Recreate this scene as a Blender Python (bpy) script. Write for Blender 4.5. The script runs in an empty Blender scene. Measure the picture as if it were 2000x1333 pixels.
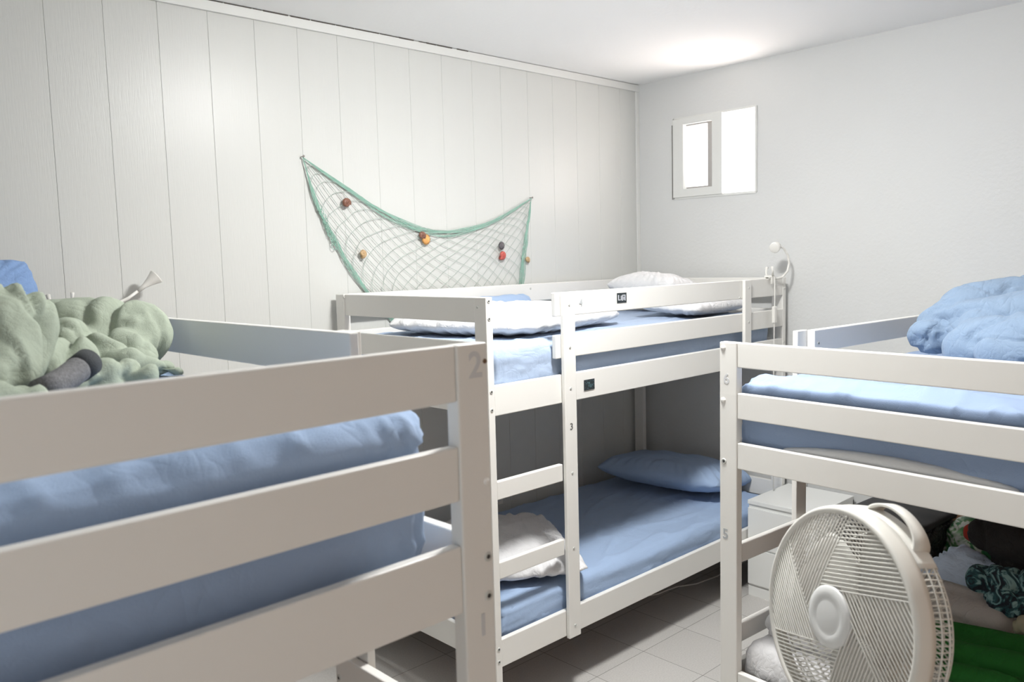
import bpy, bmesh, math, random
from mathutils import Vector, Matrix, noise
C = bpy.context.scene.collection
scene = bpy.context.scene
PI = math.pi
random.seed(4)

# ---------------------------------------------------------------- camera, light, exposure
cam_d = bpy.data.cameras.new('camera'); cam = bpy.data.objects.new('camera', cam_d); C.objects.link(cam)
right = Vector((0.7269593951691846, -0.6821524428430041, -0.026494210426029813))
down = Vector((-0.08546400760642019, -0.052648331437811474, -0.994921269462576))
fwd = Vector((0.6772930984286661, 0.7255316656908479, -0.09710676796638595))
M3 = Matrix((right, -down, -fwd)).transposed()
cam.matrix_world = Matrix.Translation(Vector((-1.8744, -2.1356, 1.6950))) @ M3.to_4x4()
cam_d.sensor_width = 36.0; cam_d.lens = 1617.5476 * 36.0 / 2000.0
cam_d.clip_start = 0.05
cam_d.dof.use_dof = True; cam_d.dof.focus_distance = 3.1; cam_d.dof.aperture_fstop = 5.0
scene.camera = cam

w = bpy.data.worlds.new('daylight'); scene.world = w; w.use_nodes = True
w.node_tree.nodes['Background'].inputs[0].default_value = (1.0, 0.99, 0.97, 1)
w.node_tree.nodes['Background'].inputs[1].default_value = 3.0

def area_light(name, loc, target, power, sx, sy, col, shape='RECTANGLE'):
    d = bpy.data.lights.new(name, 'AREA'); d.energy = power; d.shape = shape; d.size = sx; d.size_y = sy; d.color = col
    o = bpy.data.objects.new(name, d); C.objects.link(o); o.location = loc
    v = (Vector(target) - Vector(loc)).normalized(); o.rotation_euler = v.to_track_quat('-Z', 'Y').to_euler()
    return o
LAMP = (0.13, -0.62, 2.64)
area_light('window_daylight', (2.20, 0.33, 2.22), (1.3, 0.25, 2.62), 7.0, 0.22, 0.40, (1.0, 0.87, 0.81))
area_light('fill_light', (-2.75, -2.2, 1.35), (0.0, -0.6, 1.7), 9.5, 0.9, 1.9, (0.90, 0.96, 1.0))  # added cool fill for the room; there is no doorway in that wall
scene.view_settings.view_transform = 'Standard'; scene.view_settings.look = 'None'
scene.view_settings.gamma = 1.0; scene.view_settings.exposure = 0.0

# ---------------------------------------------------------------- materials
def mat(name, col, rough=0.6, bump=0.0, bscale=200.0, stretch=(1, 1, 1), var=0.0, vscale=6.0, spec=0.5, metal=0.0, coord='Object', sheen=0.0, crease=0.0, cscale=7.0):
    m = bpy.data.materials.new(name); m.use_nodes = True; nt = m.node_tree; b = nt.nodes['Principled BSDF']
    b.inputs['Base Color'].default_value = (*col, 1); b.inputs['Roughness'].default_value = rough
    b.inputs['Specular IOR Level'].default_value = spec; b.inputs['Metallic'].default_value = metal
    if sheen: b.inputs['Sheen Weight'].default_value = sheen
    tc = nt.nodes.new('ShaderNodeTexCoord'); mp = nt.nodes.new('ShaderNodeMapping')
    mp.inputs['Scale'].default_value = stretch; nt.links.new(tc.outputs[coord], mp.inputs[0])
    if bump:
        n = nt.nodes.new('ShaderNodeTexNoise'); n.inputs['Scale'].default_value = bscale; n.inputs['Detail'].default_value = 4
        nt.links.new(mp.outputs[0], n.inputs['Vector'])
        bp = nt.nodes.new('ShaderNodeBump'); bp.inputs['Strength'].default_value = bump; bp.inputs['Distance'].default_value = 0.002
        nt.links.new(n.outputs['Fac'], bp.inputs['Height']); nt.links.new(bp.outputs[0], b.inputs['Normal'])
    if crease:
        cm = nt.nodes.new('ShaderNodeMapping'); cm.inputs['Scale'].default_value = (1.0, 1.7, 1.3); cm.inputs['Rotation'].default_value = (0.2, 0.3, 0.7)
        nt.links.new(tc.outputs[coord], cm.inputs[0])
        prev = b.inputs['Normal'].links[0].from_node if b.inputs['Normal'].links else None
        for sc_, st_ in ((cscale, 1.0), (cscale * 2.3, 0.55)):
            n = nt.nodes.new('ShaderNodeTexNoise'); n.inputs['Scale'].default_value = sc_; n.inputs['Detail'].default_value = 2; n.inputs['Distortion'].default_value = 0.6
            nt.links.new(cm.outputs[0], n.inputs['Vector'])
            a1 = nt.nodes.new('ShaderNodeMath'); a1.operation = 'SUBTRACT'; a1.inputs[1].default_value = 0.5; nt.links.new(n.outputs['Fac'], a1.inputs[0])
            a2 = nt.nodes.new('ShaderNodeMath'); a2.operation = 'ABSOLUTE'; nt.links.new(a1.outputs[0], a2.inputs[0])
            a3 = nt.nodes.new('ShaderNodeMath'); a3.operation = 'POWER'; a3.inputs[1].default_value = 0.5; nt.links.new(a2.outputs[0], a3.inputs[0])
            bb = nt.nodes.new('ShaderNodeBump'); bb.inputs['Strength'].default_value = min(1, crease * st_); bb.inputs['Distance'].default_value = 0.018
            nt.links.new(a3.outputs[0], bb.inputs['Height'])
            if prev: nt.links.new(prev.outputs[0], bb.inputs['Normal'])
            nt.links.new(bb.outputs[0], b.inputs['Normal']); prev = bb
    if var:
        n = nt.nodes.new('ShaderNodeTexNoise'); n.inputs['Scale'].default_value = vscale; n.inputs['Detail'].default_value = 5
        nt.links.new(mp.outputs[0], n.inputs['Vector'])
        mx = nt.nodes.new('ShaderNodeMix'); mx.data_type = 'RGBA'
        mx.inputs[6].default_value = (*[c * (1 - var) for c in col], 1); mx.inputs[7].default_value = (*[min(1, c * (1 + var)) for c in col], 1)
        nt.links.new(n.outputs['Fac'], mx.inputs[0]); nt.links.new(mx.outputs[2], b.inputs['Base Color'])
    return m
M = {}
M['panel'] = mat('painted_panelling', (0.625, 0.635, 0.615), 0.34, 0.22, 40, (6, 1, 0.35), 0.012, 3, 0.28)
M['plaster'] = mat('white_plaster', (0.66, 0.67, 0.665), 0.85, 0.6, 60, (1, 1, 1), 0.02, 2)
M['ceiling'] = mat('ceiling_paint', (0.93, 0.935, 0.93), 0.9, 0.3, 50, (1, 1, 1), 0.01, 2)
M['trim'] = mat('trim_paint', (0.72, 0.73, 0.71), 0.5)
M['crack'] = mat('gap_shade', (0.10, 0.09, 0.08), 0.9)  # dark colour stands in for the shade inside gaps
M['backwall'] = mat('tan_wood_wall', (0.50, 0.36, 0.27), 0.7, 0.2, 60, (1, 1, .2), .06, 4)
M['bed'] = mat('white_lacquered_pine', (0.80, 0.79, 0.755), 0.42, 0.12, 30, (1, 1, 1), 0.012, 5)
M['pine'] = mat('raw_pine', (0.46, 0.24, 0.10), 0.7, 0.2, 60, (1, 8, 8), 0.2, 8)
M['metal'] = mat('zinc_screw', (0.60, 0.61, 0.58), 0.45, metal=0.2)
M['socket'] = mat('dark_screw_recess', (0.04, 0.04, 0.04), 0.7)
M['sash_shade'] = mat('backlit_sash_grey', (0.36, 0.345, 0.335), 0.6)  # backlit shade of the outer sash, put into its base colour
M['cap'] = mat('white_screw_cap', (0.84, 0.83, 0.80), 0.4)
M['hole'] = mat('brown_pilot_hole', (0.20, 0.12, 0.07), 0.9)
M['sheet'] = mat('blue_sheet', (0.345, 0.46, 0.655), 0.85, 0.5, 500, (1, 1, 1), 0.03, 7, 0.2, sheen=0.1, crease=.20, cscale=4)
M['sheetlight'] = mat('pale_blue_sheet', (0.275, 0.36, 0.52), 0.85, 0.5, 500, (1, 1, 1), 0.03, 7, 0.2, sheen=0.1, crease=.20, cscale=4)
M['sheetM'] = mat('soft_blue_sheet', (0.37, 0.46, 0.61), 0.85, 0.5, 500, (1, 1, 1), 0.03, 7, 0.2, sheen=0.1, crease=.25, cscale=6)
M['duvetblue'] = mat('light_blue_duvet', (0.205, 0.28, 0.385), 0.85, 0.5, 400, (1, 1, 1), 0.03, 7, 0.2, sheen=0.1, crease=.35, cscale=8)
M['pillowblue'] = mat('mid_blue_pillow', (0.20, 0.31, 0.53), 0.85, 0.5, 400, (1, 1, 1), 0.03, 7, 0.2, crease=.4, cscale=8)
M['white'] = mat('white_cotton', (0.72, 0.72, 0.73), 0.85, 0.4, 400, (1, 1, 1), 0.02, 7, 0.2, crease=.35, cscale=8)
M['ticking'] = mat('greyish_mattress_ticking', (0.66, 0.67, 0.68), 0.85, 0.6, 200)
M['sage'] = mat('sage_green_cotton', (0.37, 0.42, 0.34), 0.88, 0.5, 400, (1, 1, 1), 0.04, 6, 0.2, crease=.22, cscale=9)
M['grey'] = mat('heather_grey_cotton', (0.19, 0.19, 0.195), 0.9, 0.8, 300, (1, 1, 1), 0.55, 160, 0.2)
M['greycuff'] = mat('dark_grey_ribbing', (0.07, 0.075, 0.08), 0.9, 0.8, 300, (1, 1, 1), 0.2, 60, 0.2)
M['plasticw'] = mat('white_plastic', (0.80, 0.79, 0.75), 0.38)
M['fanw'] = mat('cream_white_plastic', (0.74, 0.73, 0.68), 0.40)
M['hub'] = mat('grey_white_plastic', (0.72, 0.73, 0.72), 0.42)
M['laminate'] = mat('white_laminate', (0.80, 0.81, 0.79), 0.45)
M['black'] = mat('black_fabric', (0.016, 0.016, 0.018), 0.6, 0.5, 200, (1, 1, 1), 0.3, 30)
M['blackgloss'] = mat('black_nylon', (0.012, 0.012, 0.014), 0.42, 0.4, 60, crease=.9, cscale=9)
M['charcoal'] = mat('charcoal_cotton', (0.030, 0.028, 0.028), 0.9, 0.7, 300, (1, 1, 1), 0.3, 20, 0.2, crease=.5, cscale=9)
M['green'] = mat('bright_green_cloth', (0.018, 0.13, 0.022), 0.85, 0.5, 300, (1, 1, 1), 0.15, 7, 0.2, crease=.5, cscale=6)
M['beige'] = mat('pale_grey_beige_cotton', (0.46, 0.44, 0.42), 0.88, 0.5, 300, (1, 1, 1), 0.04, 7, 0.2, crease=.4, cscale=8)
M['paleblue'] = mat('very_pale_blue_cotton', (0.58, 0.68, 0.82), 0.88, 0.5, 300, (1, 1, 1), 0.04, 7, 0.2, crease=.4, cscale=8)
M['olive'] = mat('olive_beige_cotton', (0.36, 0.33, 0.23), 0.88, 0.5, 300, (1, 1, 1), 0.1, 7, 0.2)
M['red'] = mat('red_cotton', (0.35, 0.04, 0.025), 0.88, 0.5, 300, (1, 1, 1), 0.1, 7, 0.2)
M['wicker'] = mat('tan_wicker', (0.45, 0.30, 0.18), 0.8, 0.8, 150)
M['digit'] = mat('grey_number_ink', (0.42, 0.44, 0.45), 0.6)
M['digitpale'] = mat('pale_number_ink', (0.62, 0.63, 0.64), 0.6)
M['digitdark'] = mat('dark_number_ink', (0.12, 0.12, 0.12), 0.6)
M['stickblack'] = mat('black_sticker', (0.02, 0.028, 0.032), 0.5)
M['stickwhite'] = mat('sticker_print', (0.55, 0.57, 0.62), 0.5)
M['stickteal'] = mat('sticker_specks', (0.10, 0.20, 0.22), 0.5)
M['net'] = mat('sea_green_twine', (0.27, 0.46, 0.38), 0.85, 0.3, 300, (1, 1, 1), 0.15, 20)
M['netlight'] = mat('grey_green_twine', (0.40, 0.47, 0.43), 0.85, 0.3, 300)
M['shellbrown'] = mat('brown_striped_shell', (0.20, 0.09, 0.06), 0.4, 0.6, 40, (1, 1, 1), 0.5, 120)
M['shellorange'] = mat('orange_shell', (0.75, 0.38, 0.12), 0.4, 0.6, 40, (1, 1, 1), 0.25, 60)
M['shellred'] = mat('red_shell', (0.50, 0.10, 0.08), 0.4, 0.6, 40, (1, 1, 1), 0.4, 90)
M['shellgrey'] = mat('dark_grey_shell', (0.12, 0.11, 0.12), 0.4, 0.6, 40, (1, 1, 1), 0.5, 120)
M['shelltan'] = mat('tan_shell', (0.50, 0.34, 0.18), 0.4, 0.6, 40, (1, 1, 1), 0.4, 90)
M['nail'] = mat('nail_steel', (0.3, 0.28, 0.26), 0.4, metal=0.9)
M['lampglow'] = mat('opal_diffuser', (0.9, 0.9, 0.88), 0.4)
_b = M['lampglow'].node_tree.nodes['Principled BSDF']; _b.inputs['Emission Color'].default_value = (1.0, 0.992, 0.972, 1); _b.inputs['Emission Strength'].default_value = 240.0

def tropic():
    m = mat('teal_leaf_print', (0.02, 0.05, 0.06), 0.85); nt = m.node_tree; b = nt.nodes['Principled BSDF']
    tc = nt.nodes.new('ShaderNodeTexCoord'); v = nt.nodes.new('ShaderNodeTexNoise'); v.inputs['Scale'].default_value = 22; v.inputs['Distortion'].default_value = 2.5
    r = nt.nodes.new('ShaderNodeValToRGB'); e = r.color_ramp.elements
    e[0].position = .40; e[0].color = (.008, .012, .022, 1); e[1].position = .60; e[1].color = (.22, .36, .36, 1)
    q = r.color_ramp.elements.new(.5); q.color = (.02, .09, .10, 1)
    nt.links.new(tc.outputs['Object'], v.inputs['Vector']); nt.links.new(v.outputs['Fac'], r.inputs[0]); nt.links.new(r.outputs[0], b.inputs['Base Color'])
    return m
M['tropic'] = tropic()
def bagprint():
    m = mat('printed_plastic', (0.8, 0.8, 0.8), 0.35); nt = m.node_tree; b = nt.nodes['Principled BSDF']
    tc = nt.nodes.new('ShaderNodeTexCoord'); v = nt.nodes.new('ShaderNodeTexNoise'); v.inputs['Scale'].default_value = 14; v.inputs['Distortion'].default_value = 1.5
    r = nt.nodes.new('ShaderNodeValToRGB'); e = r.color_ramp.elements
    e[0].position = .40; e[0].color = (.03, .20, .08, 1); e[1].position = .56; e[1].color = (.70, .74, .68, 1)
    q = r.color_ramp.elements.new(.48); q.color = (.16, .34, .14, 1)
    nt.links.new(tc.outputs['Object'], v.inputs['Vector']); nt.links.new(v.outputs['Fac'], r.inputs[0]); nt.links.new(r.outputs[0], b.inputs['Base Color'])
    return m
M['bagprint'] = bagprint()
def tiles():
    m = mat('stone_floor_tiles', (0.5, 0.49, 0.47), 0.55); nt = m.node_tree; b = nt.nodes['Principled BSDF']
    tc = nt.nodes.new('ShaderNodeTexCoord'); mp = nt.nodes.new('ShaderNodeMapping')
    mp.inputs['Location'].default_value = (-1.155 + 0.305 * 20, -0.005 + 0.30 * 20, 0)
    nt.links.new(tc.outputs['Object'], mp.inputs[0])
    br = nt.nodes.new('ShaderNodeTexBrick'); br.offset = 0.0; br.squash = 1.0
    br.inputs['Scale'].default_value = 1.0; br.inputs['Brick Width'].default_value = 0.305; br.inputs['Row Height'].default_value = 0.30
    br.inputs['Mortar Size'].default_value = 0.0016; br.inputs['Mortar Smooth'].default_value = 0.3; br.inputs['Bias'].default_value = 0.0
    br.inputs['Color1'].default_value = (0.54, 0.525, 0.50, 1); br.inputs['Color2'].default_value = (0.59, 0.575, 0.55, 1); br.inputs['Mortar'].default_value = (0.20, 0.19, 0.175, 1)
    nt.links.new(mp.outputs[0], br.inputs['Vector'])
    n = nt.nodes.new('ShaderNodeTexNoise'); n.inputs['Scale'].default_value = 160; n.inputs['Detail'].default_value = 6
    nt.links.new(tc.outputs['Object'], n.inputs['Vector'])
    mx = nt.nodes.new('ShaderNodeMix'); mx.data_type = 'RGBA'; mx.blend_type = 'MULTIPLY'; mx.inputs[0].default_value = 0.55
    r = nt.nodes.new('ShaderNodeValToRGB'); r.color_ramp.elements[0].position = .3; r.color_ramp.elements[0].color = (.72, .72, .72, 1); r.color_ramp.elements[1].position = .7; r.color_ramp.elements[1].color = (1, 1, 1, 1)
    nt.links.new(n.outputs['Fac'], r.inputs[0]); nt.links.new(br.outputs['Color'], mx.inputs[6]); nt.links.new(r.outputs[0], mx.inputs[7])
    nt.links.new(mx.outputs[2], b.inputs['Base Color'])
    return m
M['tiles'] = tiles()
def glassmat():
    m = bpy.data.materials.new('window_glass'); m.use_nodes = True; nt = m.node_tree; nt.nodes.clear()
    o = nt.nodes.new('ShaderNodeOutputMaterial'); mx = nt.nodes.new('ShaderNodeMixShader'); mx.inputs[0].default_value = 0.06
    t = nt.nodes.new('ShaderNodeBsdfTransparent'); g = nt.nodes.new('ShaderNodeBsdfGlossy'); g.inputs['Roughness'].default_value = 0.02
    nt.links.new(t.outputs[0], mx.inputs[1]); nt.links.new(g.outputs[0], mx.inputs[2]); nt.links.new(mx.outputs[0], o.inputs[0])
    return m
M['glass'] = glassmat()

# ---------------------------------------------------------------- helpers
def link(name, me, m=None, parent=None, smooth=False):
    o = bpy.data.objects.new(name, me); C.objects.link(o)
    if m is not None:
        for mm in (m if isinstance(m, (list, tuple)) else [m]): me.materials.append(mm)
    if parent is not None: o.parent = parent
    if smooth:
        for p in me.polygons: p.use_smooth = True
    return o
def obj(name, bm, m, parent=None, smooth=False, recalc=True):
    me = bpy.data.meshes.new(name)
    if recalc: bmesh.ops.recalc_face_normals(bm, faces=bm.faces)
    bm.to_mesh(me); bm.free()
    return link(name, me, m, parent, smooth)
def tag(o, label, cat, group=None, kind=None):
    o['label'] = label; o['category'] = cat
    if group: o['group'] = group
    if kind: o['kind'] = kind
    return o
def struct(o): o['kind'] = 'structure'; return o
def empty(name, label, cat, loc=(0, 0, 0), rz=0, group=None):
    o = bpy.data.objects.new(name, None); C.objects.link(o); o.location = loc; o.rotation_euler = (0, 0, rz); o.empty_display_size = 0.05
    return tag(o, label, cat, group)
def add_box(bm, x0, x1, y0, y1, z0, z1, bev=0.0):
    vs = [bm.verts.new((x, y, z)) for x in (x0, x1) for y in (y0, y1) for z in (z0, z1)]
    fs = []
    for q in ((0, 1, 3, 2), (4, 6, 7, 5), (0, 4, 5, 1), (2, 3, 7, 6), (0, 2, 6, 4), (1, 5, 7, 3)):
        fs.append(bm.faces.new([vs[i] for i in q]))
    if bev:
        es = list({e for f in fs for e in f.edges})
        bmesh.ops.bevel(bm, geom=es, offset=bev, segments=2, affect='EDGES', profile=0.5)
def bx(*a, bev=0.0):
    bm = bmesh.new(); add_box(bm, *a, bev=bev); return bm
def add_tube(bm, pts, r, seg=8, caps=True, closed=False):
    pts = [Vector(p) for p in pts]; n = len(pts); rs = r if isinstance(r, (list, tuple)) else [r] * n
    rings = []; prev = None
    for i, p in enumerate(pts):
        if closed: t = pts[(i + 1) % n] - pts[i - 1]
        else: t = pts[min(i + 1, n - 1)] - pts[max(i - 1, 0)]
        if t.length < 1e-9: t = Vector((0, 0, 1))
        t.normalize()
        if prev is None:
            a = Vector((0, 0, 1)) if abs(t.z) < .9 else Vector((1, 0, 0)); u = t.cross(a).normalized()
        else:
            u = (prev - t * prev.dot(t))
            u = u.normalized() if u.length > 1e-6 else t.orthogonal().normalized()
        prev = u; v = t.cross(u)
        rings.append([bm.verts.new(p + (u * math.cos(2 * PI * k / seg) + v * math.sin(2 * PI * k / seg)) * rs[i]) for k in range(seg)])
    m = n if closed else n - 1
    for i in range(m):
        A, B = rings[i], rings[(i + 1) % n]
        for k in range(seg): bm.faces.new((A[k], A[(k + 1) % seg], B[(k + 1) % seg], B[k]))
    if caps and not closed: bm.faces.new(rings[0]); bm.faces.new(rings[-1][::-1])
def tube(*a, **k):
    bm = bmesh.new(); add_tube(bm, *a, **k); return bm
def add_lathe(bm, prof, seg=48, mtx=Matrix()):
    rings = []
    for r, z in prof:
        if r < 1e-6: rings.append([bm.verts.new(mtx @ Vector((0, 0, z)))])
        else: rings.append([bm.verts.new(mtx @ Vector((r * math.cos(2 * PI * k / seg), r * math.sin(2 * PI * k / seg), z))) for k in range(seg)])
    for A, B in zip(rings, rings[1:]):
        for k in range(seg):
            j = (k + 1) % seg
            if len(A) == 1 and len(B) > 1: bm.faces.new((A[0], B[k], B[j]))
            elif len(B) == 1 and len(A) > 1: bm.faces.new((A[k], B[0], A[j]))
            elif len(A) > 1: bm.faces.new((A[k], B[k], B[j], A[j]))
def lathe(prof, seg=48, mtx=Matrix()):
    bm = bmesh.new(); add_lathe(bm, prof, seg, mtx); return bm
def text_mesh(s, size, depth=0.0004):
    cu = bpy.data.curves.new('t', 'FONT'); cu.body = s; cu.size = size; cu.align_x = 'CENTER'; cu.align_y = 'CENTER'; cu.extrude = depth; cu.offset = size * .018
    o = bpy.data.objects.new('t', cu); C.objects.link(o); bpy.context.view_layer.update()
    me = bpy.data.meshes.new_from_object(o.evaluated_get(bpy.context.evaluated_depsgraph_get()))
    bpy.data.objects.remove(o); bpy.data.curves.remove(cu)
    return me
def fbm(p, f, o=3):
    s = 0; a = 1
    for i in range(o): s += a * noise.noise(Vector(p) * f); f *= 2; a *= .5
    return s

# ---------------------------------------------------------------- room shell
XL, XR, YB, YF, H = -2.9, 2.12, -2.9, 1.0, 2.705
struct(obj('floor', bx(XL - .2, XR + .2, YB - .2, YF + .2, -0.1, 0), M['tiles']))
struct(obj('ceiling', bx(XL - .2, XR + .2, YB - .2, YF + .2, H, H + .1), M['ceiling']))
# panelled wall: boards with narrow grooves
bm = bmesh.new()
gx = [-1.0455 + 0.1876 * i for i in range(-11, 18)]
gx = [g for g in gx if g < XR - .02]
prof = [(XL, YF)]
for g in gx: prof += [(g - .0017, YF), (g - .0003, YF + .0020), (g + .0003, YF + .0020), (g + .0017, YF)]
prof += [(XR + .2, YF), (XR + .2, YF + .15), (XL, YF + .15)]
lo = [bm.verts.new((x, y, 0)) for x, y in prof]; hi = [bm.verts.new((x, y, H)) for x, y in prof]
n = len(prof)
for i in range(n): bm.faces.new((lo[i], lo[(i + 1) % n], hi[(i + 1) % n], hi[i]))
bm.faces.new(lo); bm.faces.new(hi)
struct(obj('wall_left', bm, M['panel']))
# window wall with an opening
WY0, WY1, WZ0, WZ1 = 0.213, 0.745, 2.022, 2.468
bm = bmesh.new()
add_box(bm, XR, XR + .22, YB, WY0, 0, H); add_box(bm, XR, XR + .22, WY1, YF, 0, H)
add_box(bm, XR, XR + .22, WY0, WY1, 0, WZ0); add_box(bm, XR, XR + .22, WY0, WY1, WZ1, H)
struct(obj('wall_right', bm, M['plaster']))
struct(obj('wall_back', bx(XL, XR + .2, YB - .15, YB, 0, H), M['backwall']))
struct(obj('wall_front', bx(XL - .15, XL, YB - .15, YF + .15, 0, H), M['plaster']))
# cornice along the top of the panelling, with the shade of the crack above it painted as dark strips
struct(obj('trim_1', bx(XL, XR, YF - .014, YF, H - .042, H - .003, bev=.002), M['trim']))
bm = bmesh.new()
random.seed(11)
x = -1.1
while x < 0.80:
    l = random.uniform(.03, .16)
    t = .0022 if x < -.3 else .0042
    t *= random.uniform(.5, 1.1)
    add_box(bm, x, min(x + l, .80), YF - .0150, YF - .008, H - .004 - t * .4, H - .004 + t)
    x += l + random.choice((.004, .006, .012, .03))
struct(obj('crack_shade', bm, M['crack']))
struct(obj('trim_3', bx(XR - .028, XR, YF - .012, YF, 0, H - .042, bev=.003), M['trim']))
# window
wf = struct(obj('window_1', (lambda b: (add_box(b, XR - .012, XR + .05, WY0 - .004, WY0 + .006, WZ0, WZ1), add_box(b, XR - .004, XR + .05, WY1 - .006, WY1 + .006, WZ0 - .004, WZ1 + .006),
     add_box(b, XR - .004, XR + .05, WY0, WY1, WZ0 - .006, WZ0 + .006), add_box(b, XR - .004, XR + .05, WY0, WY1, WZ1 - .006, WZ1 + .006), b)[-1])(bmesh.new()), M['trim']))
bm = bmesh.new(); y0, y1 = .418, .742; z0, z1 = WZ0 + .004, WZ1 - .002
add_box(bm, XR - .012, XR + .022, y0, y0 + .065, z0, z1, bev=.003); add_box(bm, XR - .012, XR + .022, y1 - .070, y1, z0, z1, bev=.003)
add_box(bm, XR - .012, XR + .022, y0 + .06, y1 - .065, z0, z0 + .046, bev=.003); add_box(bm, XR - .012, XR + .022, y0 + .06, y1 - .065, z1 - .034, z1, bev=.003)
sash = obj('sash', bm, M['trim'], wf)
obj('pane', bx(XR + .004, XR + .007, y0 + .06, y1 - .065, z0 + .04, z1 - .03), M['glass'], sash)
bm = bmesh.new()
add_box(bm, XR + .034, XR + .056, .495, .540, z0, z1, bev=.002); add_box(bm, XR + .034, XR + .056, .540, WY1, z1 - .036, z1, bev=.002); add_box(bm, XR + .034, XR + .056, .540, WY1, z0, z0 + .058, bev=.002)
outer = obj('sash', bm, M['sash_shade'], wf)
obj('sash_edge_shade', bx(XR - .006, XR + .001, WY1 + .0035, WY1 + .0075, WZ0 - .004, WZ1 - .03), M['crack'], wf)  # solid dark strip painting the shade line beside the sash
obj('pane', bx(XR + .044, XR + .047, WY0 + .006, .495, z0, z1), M['glass'], outer)

# ---------------------------------------------------------------- bunk beds
PU, PV = .030, .063           # post section along the bed and across it
def bolt(parent, pos, axis, r=.0055, mt='metal', name='bolt'):
    # small round head standing proud of a face; axis = outward direction in bed space
    prof = [(0, .0022), (r * .35, .0022), (r * .45, .0010), (r * .6, .0024), (r * .9, .0018), (r, 0), (r, -.002), (0, -.002)]
    if mt == 'cap': prof = [(0, .0040), (r * .6, .0034), (r, .0010), (r, -.002), (0, -.002)]
    q = Vector(axis).to_track_quat('Z', 'Y').to_matrix().to_4x4()
    o = obj(name, lathe(prof, 16, Matrix.Translation(pos) @ q), M[mt], parent, True)
    if mt == 'metal' and r > .006:
        o.data.materials.append(M['socket']); P0 = Vector(pos) + Vector(axis) * .001
        for f in o.data.polygons:
            if (f.center - Vector(pos)).dot(Vector(axis)) > .0008 and ((f.center - P0) - Vector(axis) * (f.center - P0).dot(Vector(axis))).length < r * .42: f.material_index = 1
    return o

def bunk(label, origin, U, V, yaw, L, W, Hb, z, ladder_side=True, lower_boards=(), guard_h=None):
    """U = along the bed, V = across, away from the ladder side."""
    root = empty('bunk_bed', label, 'bunk bed', (origin[0], origin[1], 0))
    c, s = math.cos(yaw), math.sin(yaw)
    Uw = Vector((c * U[0] - s * U[1], s * U[0] + c * U[1], 0)); Vw = Vector((c * V[0] - s * V[1], s * V[0] + c * V[1], 0))
    root['_']=0; del root['_']
    hand = Uw.cross(Vw).z                   # +1 keeps handedness; -1 mirrors v
    root.rotation_euler = (0, 0, math.atan2(Uw.y, Uw.x))
    sg = 1 if hand > 0 else -1
    def box(name, u0, u1, v0, v1, z0, z1, m='bed', par=None, bev=.003):
        a, b = sorted((v0 * sg, v1 * sg))
        return obj(name, bx(u0, u1, a, b, z0, z1, bev=bev), M[m], par or root)
    for u0 in (0, L - PU):
        for v0 in (0, W - PV): box('post', u0, u0 + PU, v0, v0 + PV, 0, Hb)
    rec = .004
    for i, (za, zb) in enumerate(z['end']):
        box('end_board', rec, rec + .021, PV, W - PV, za, zb); box('end_board', L - rec - .021, L - rec, PV, W - PV, za, zb)
    for za, zb in lower_boards: box('end_board', L - rec - .021, L - rec, PV, W - PV, za, zb)
    for za, zb in z['side']:
        box('side_rail', PU, L - PU, rec * .5, .023, za, zb); box('side_rail', PU, L - PU, W - .023, W - rec * .5, za, zb)
    a, wd, t = z['a'], .065, z['t']
    for za, zb in z['guard']:
        g = box('guard_rail', z['g0'], L - PU, 0.001, z['gt'], za, zb)
        box('guard_rail', PU, L - PU, W - .023, W - .001, za, zb)
    box('ladder_upright', a, a + wd, -t, -.0005, z['lb'], Hb, bev=.003)
    if z.get('brace'): box('rail_brace', z['brace'], z['brace'] + .057, -t, -.0005, z['side'][0][0] + .0, Hb)
    for za, zb in z['rung']: box('rung', PU, z['r1'], .001, .022, za, zb)
    # slats carried inside the side rails
    for zz in z['slat']:
        k = 0; u = .09
        while u < L - .09:
            box('slat', u - .034, u + .034, .0235, W - .0235, zz - .012, zz, 'pine', bev=0); u += .145
    def B(u, v, zz, ax, **k): return bolt(root, Vector((u, v * sg, zz)), (ax[0], ax[1] * sg, 0), **k)
    return root, B, sg

z = dict(end=[(1.4805, 1.570), (1.322, 1.410), (1.151, 1.259), (.232, .335)], side=[(1.151, 1.259), (.232, .335)], guard=[(1.4805, 1.570), (1.322, 1.410)],
         a=.369, t=.018, gt=.022, g0=.345, lb=.232, rung=[(.850, .916), (.560, .621)], r1=.369, slat=[1.185, .262], brace=1.640)
z['lb'] = .226
bedM, BM, sM = bunk('white bunk bed with ladder against panelling, under the hanging fishing net', (0, 0), (1, 0), (0, 1), .0053, 2.062, .965, 1.570, z, lower_boards=[(.41, .50)])
for uu, zz in ((.013, 1.556), (.013, 1.495), (.014, 1.240), (.014, 1.175), (.014, .305), (.014, .258)): BM(uu, 0, zz, (0, -1), r=.0075)
for zz in (1.523, 1.362, 1.205, .878, .582, .273): BM(.401, -.018, zz, (0, -1), r=.0055)
for zz in (1.532, 1.368): BM(1.672, -.018, zz, (0, -1), r=.0055)
BM(2.046, 0, 1.515, (0, -1), r=.006); BM(2.046, 0, 1.24, (0, -1), r=.006)
BM(0, .90, 1.556, (-1, 0), r=.005); BM(0, .045, 1.535, (-1, 0), r=.005)
BM(1.15, .942, 1.545, (0, -1), r=.006)
BM(1.62, 0.0, 1.487, (0, -1), r=.005)

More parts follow.
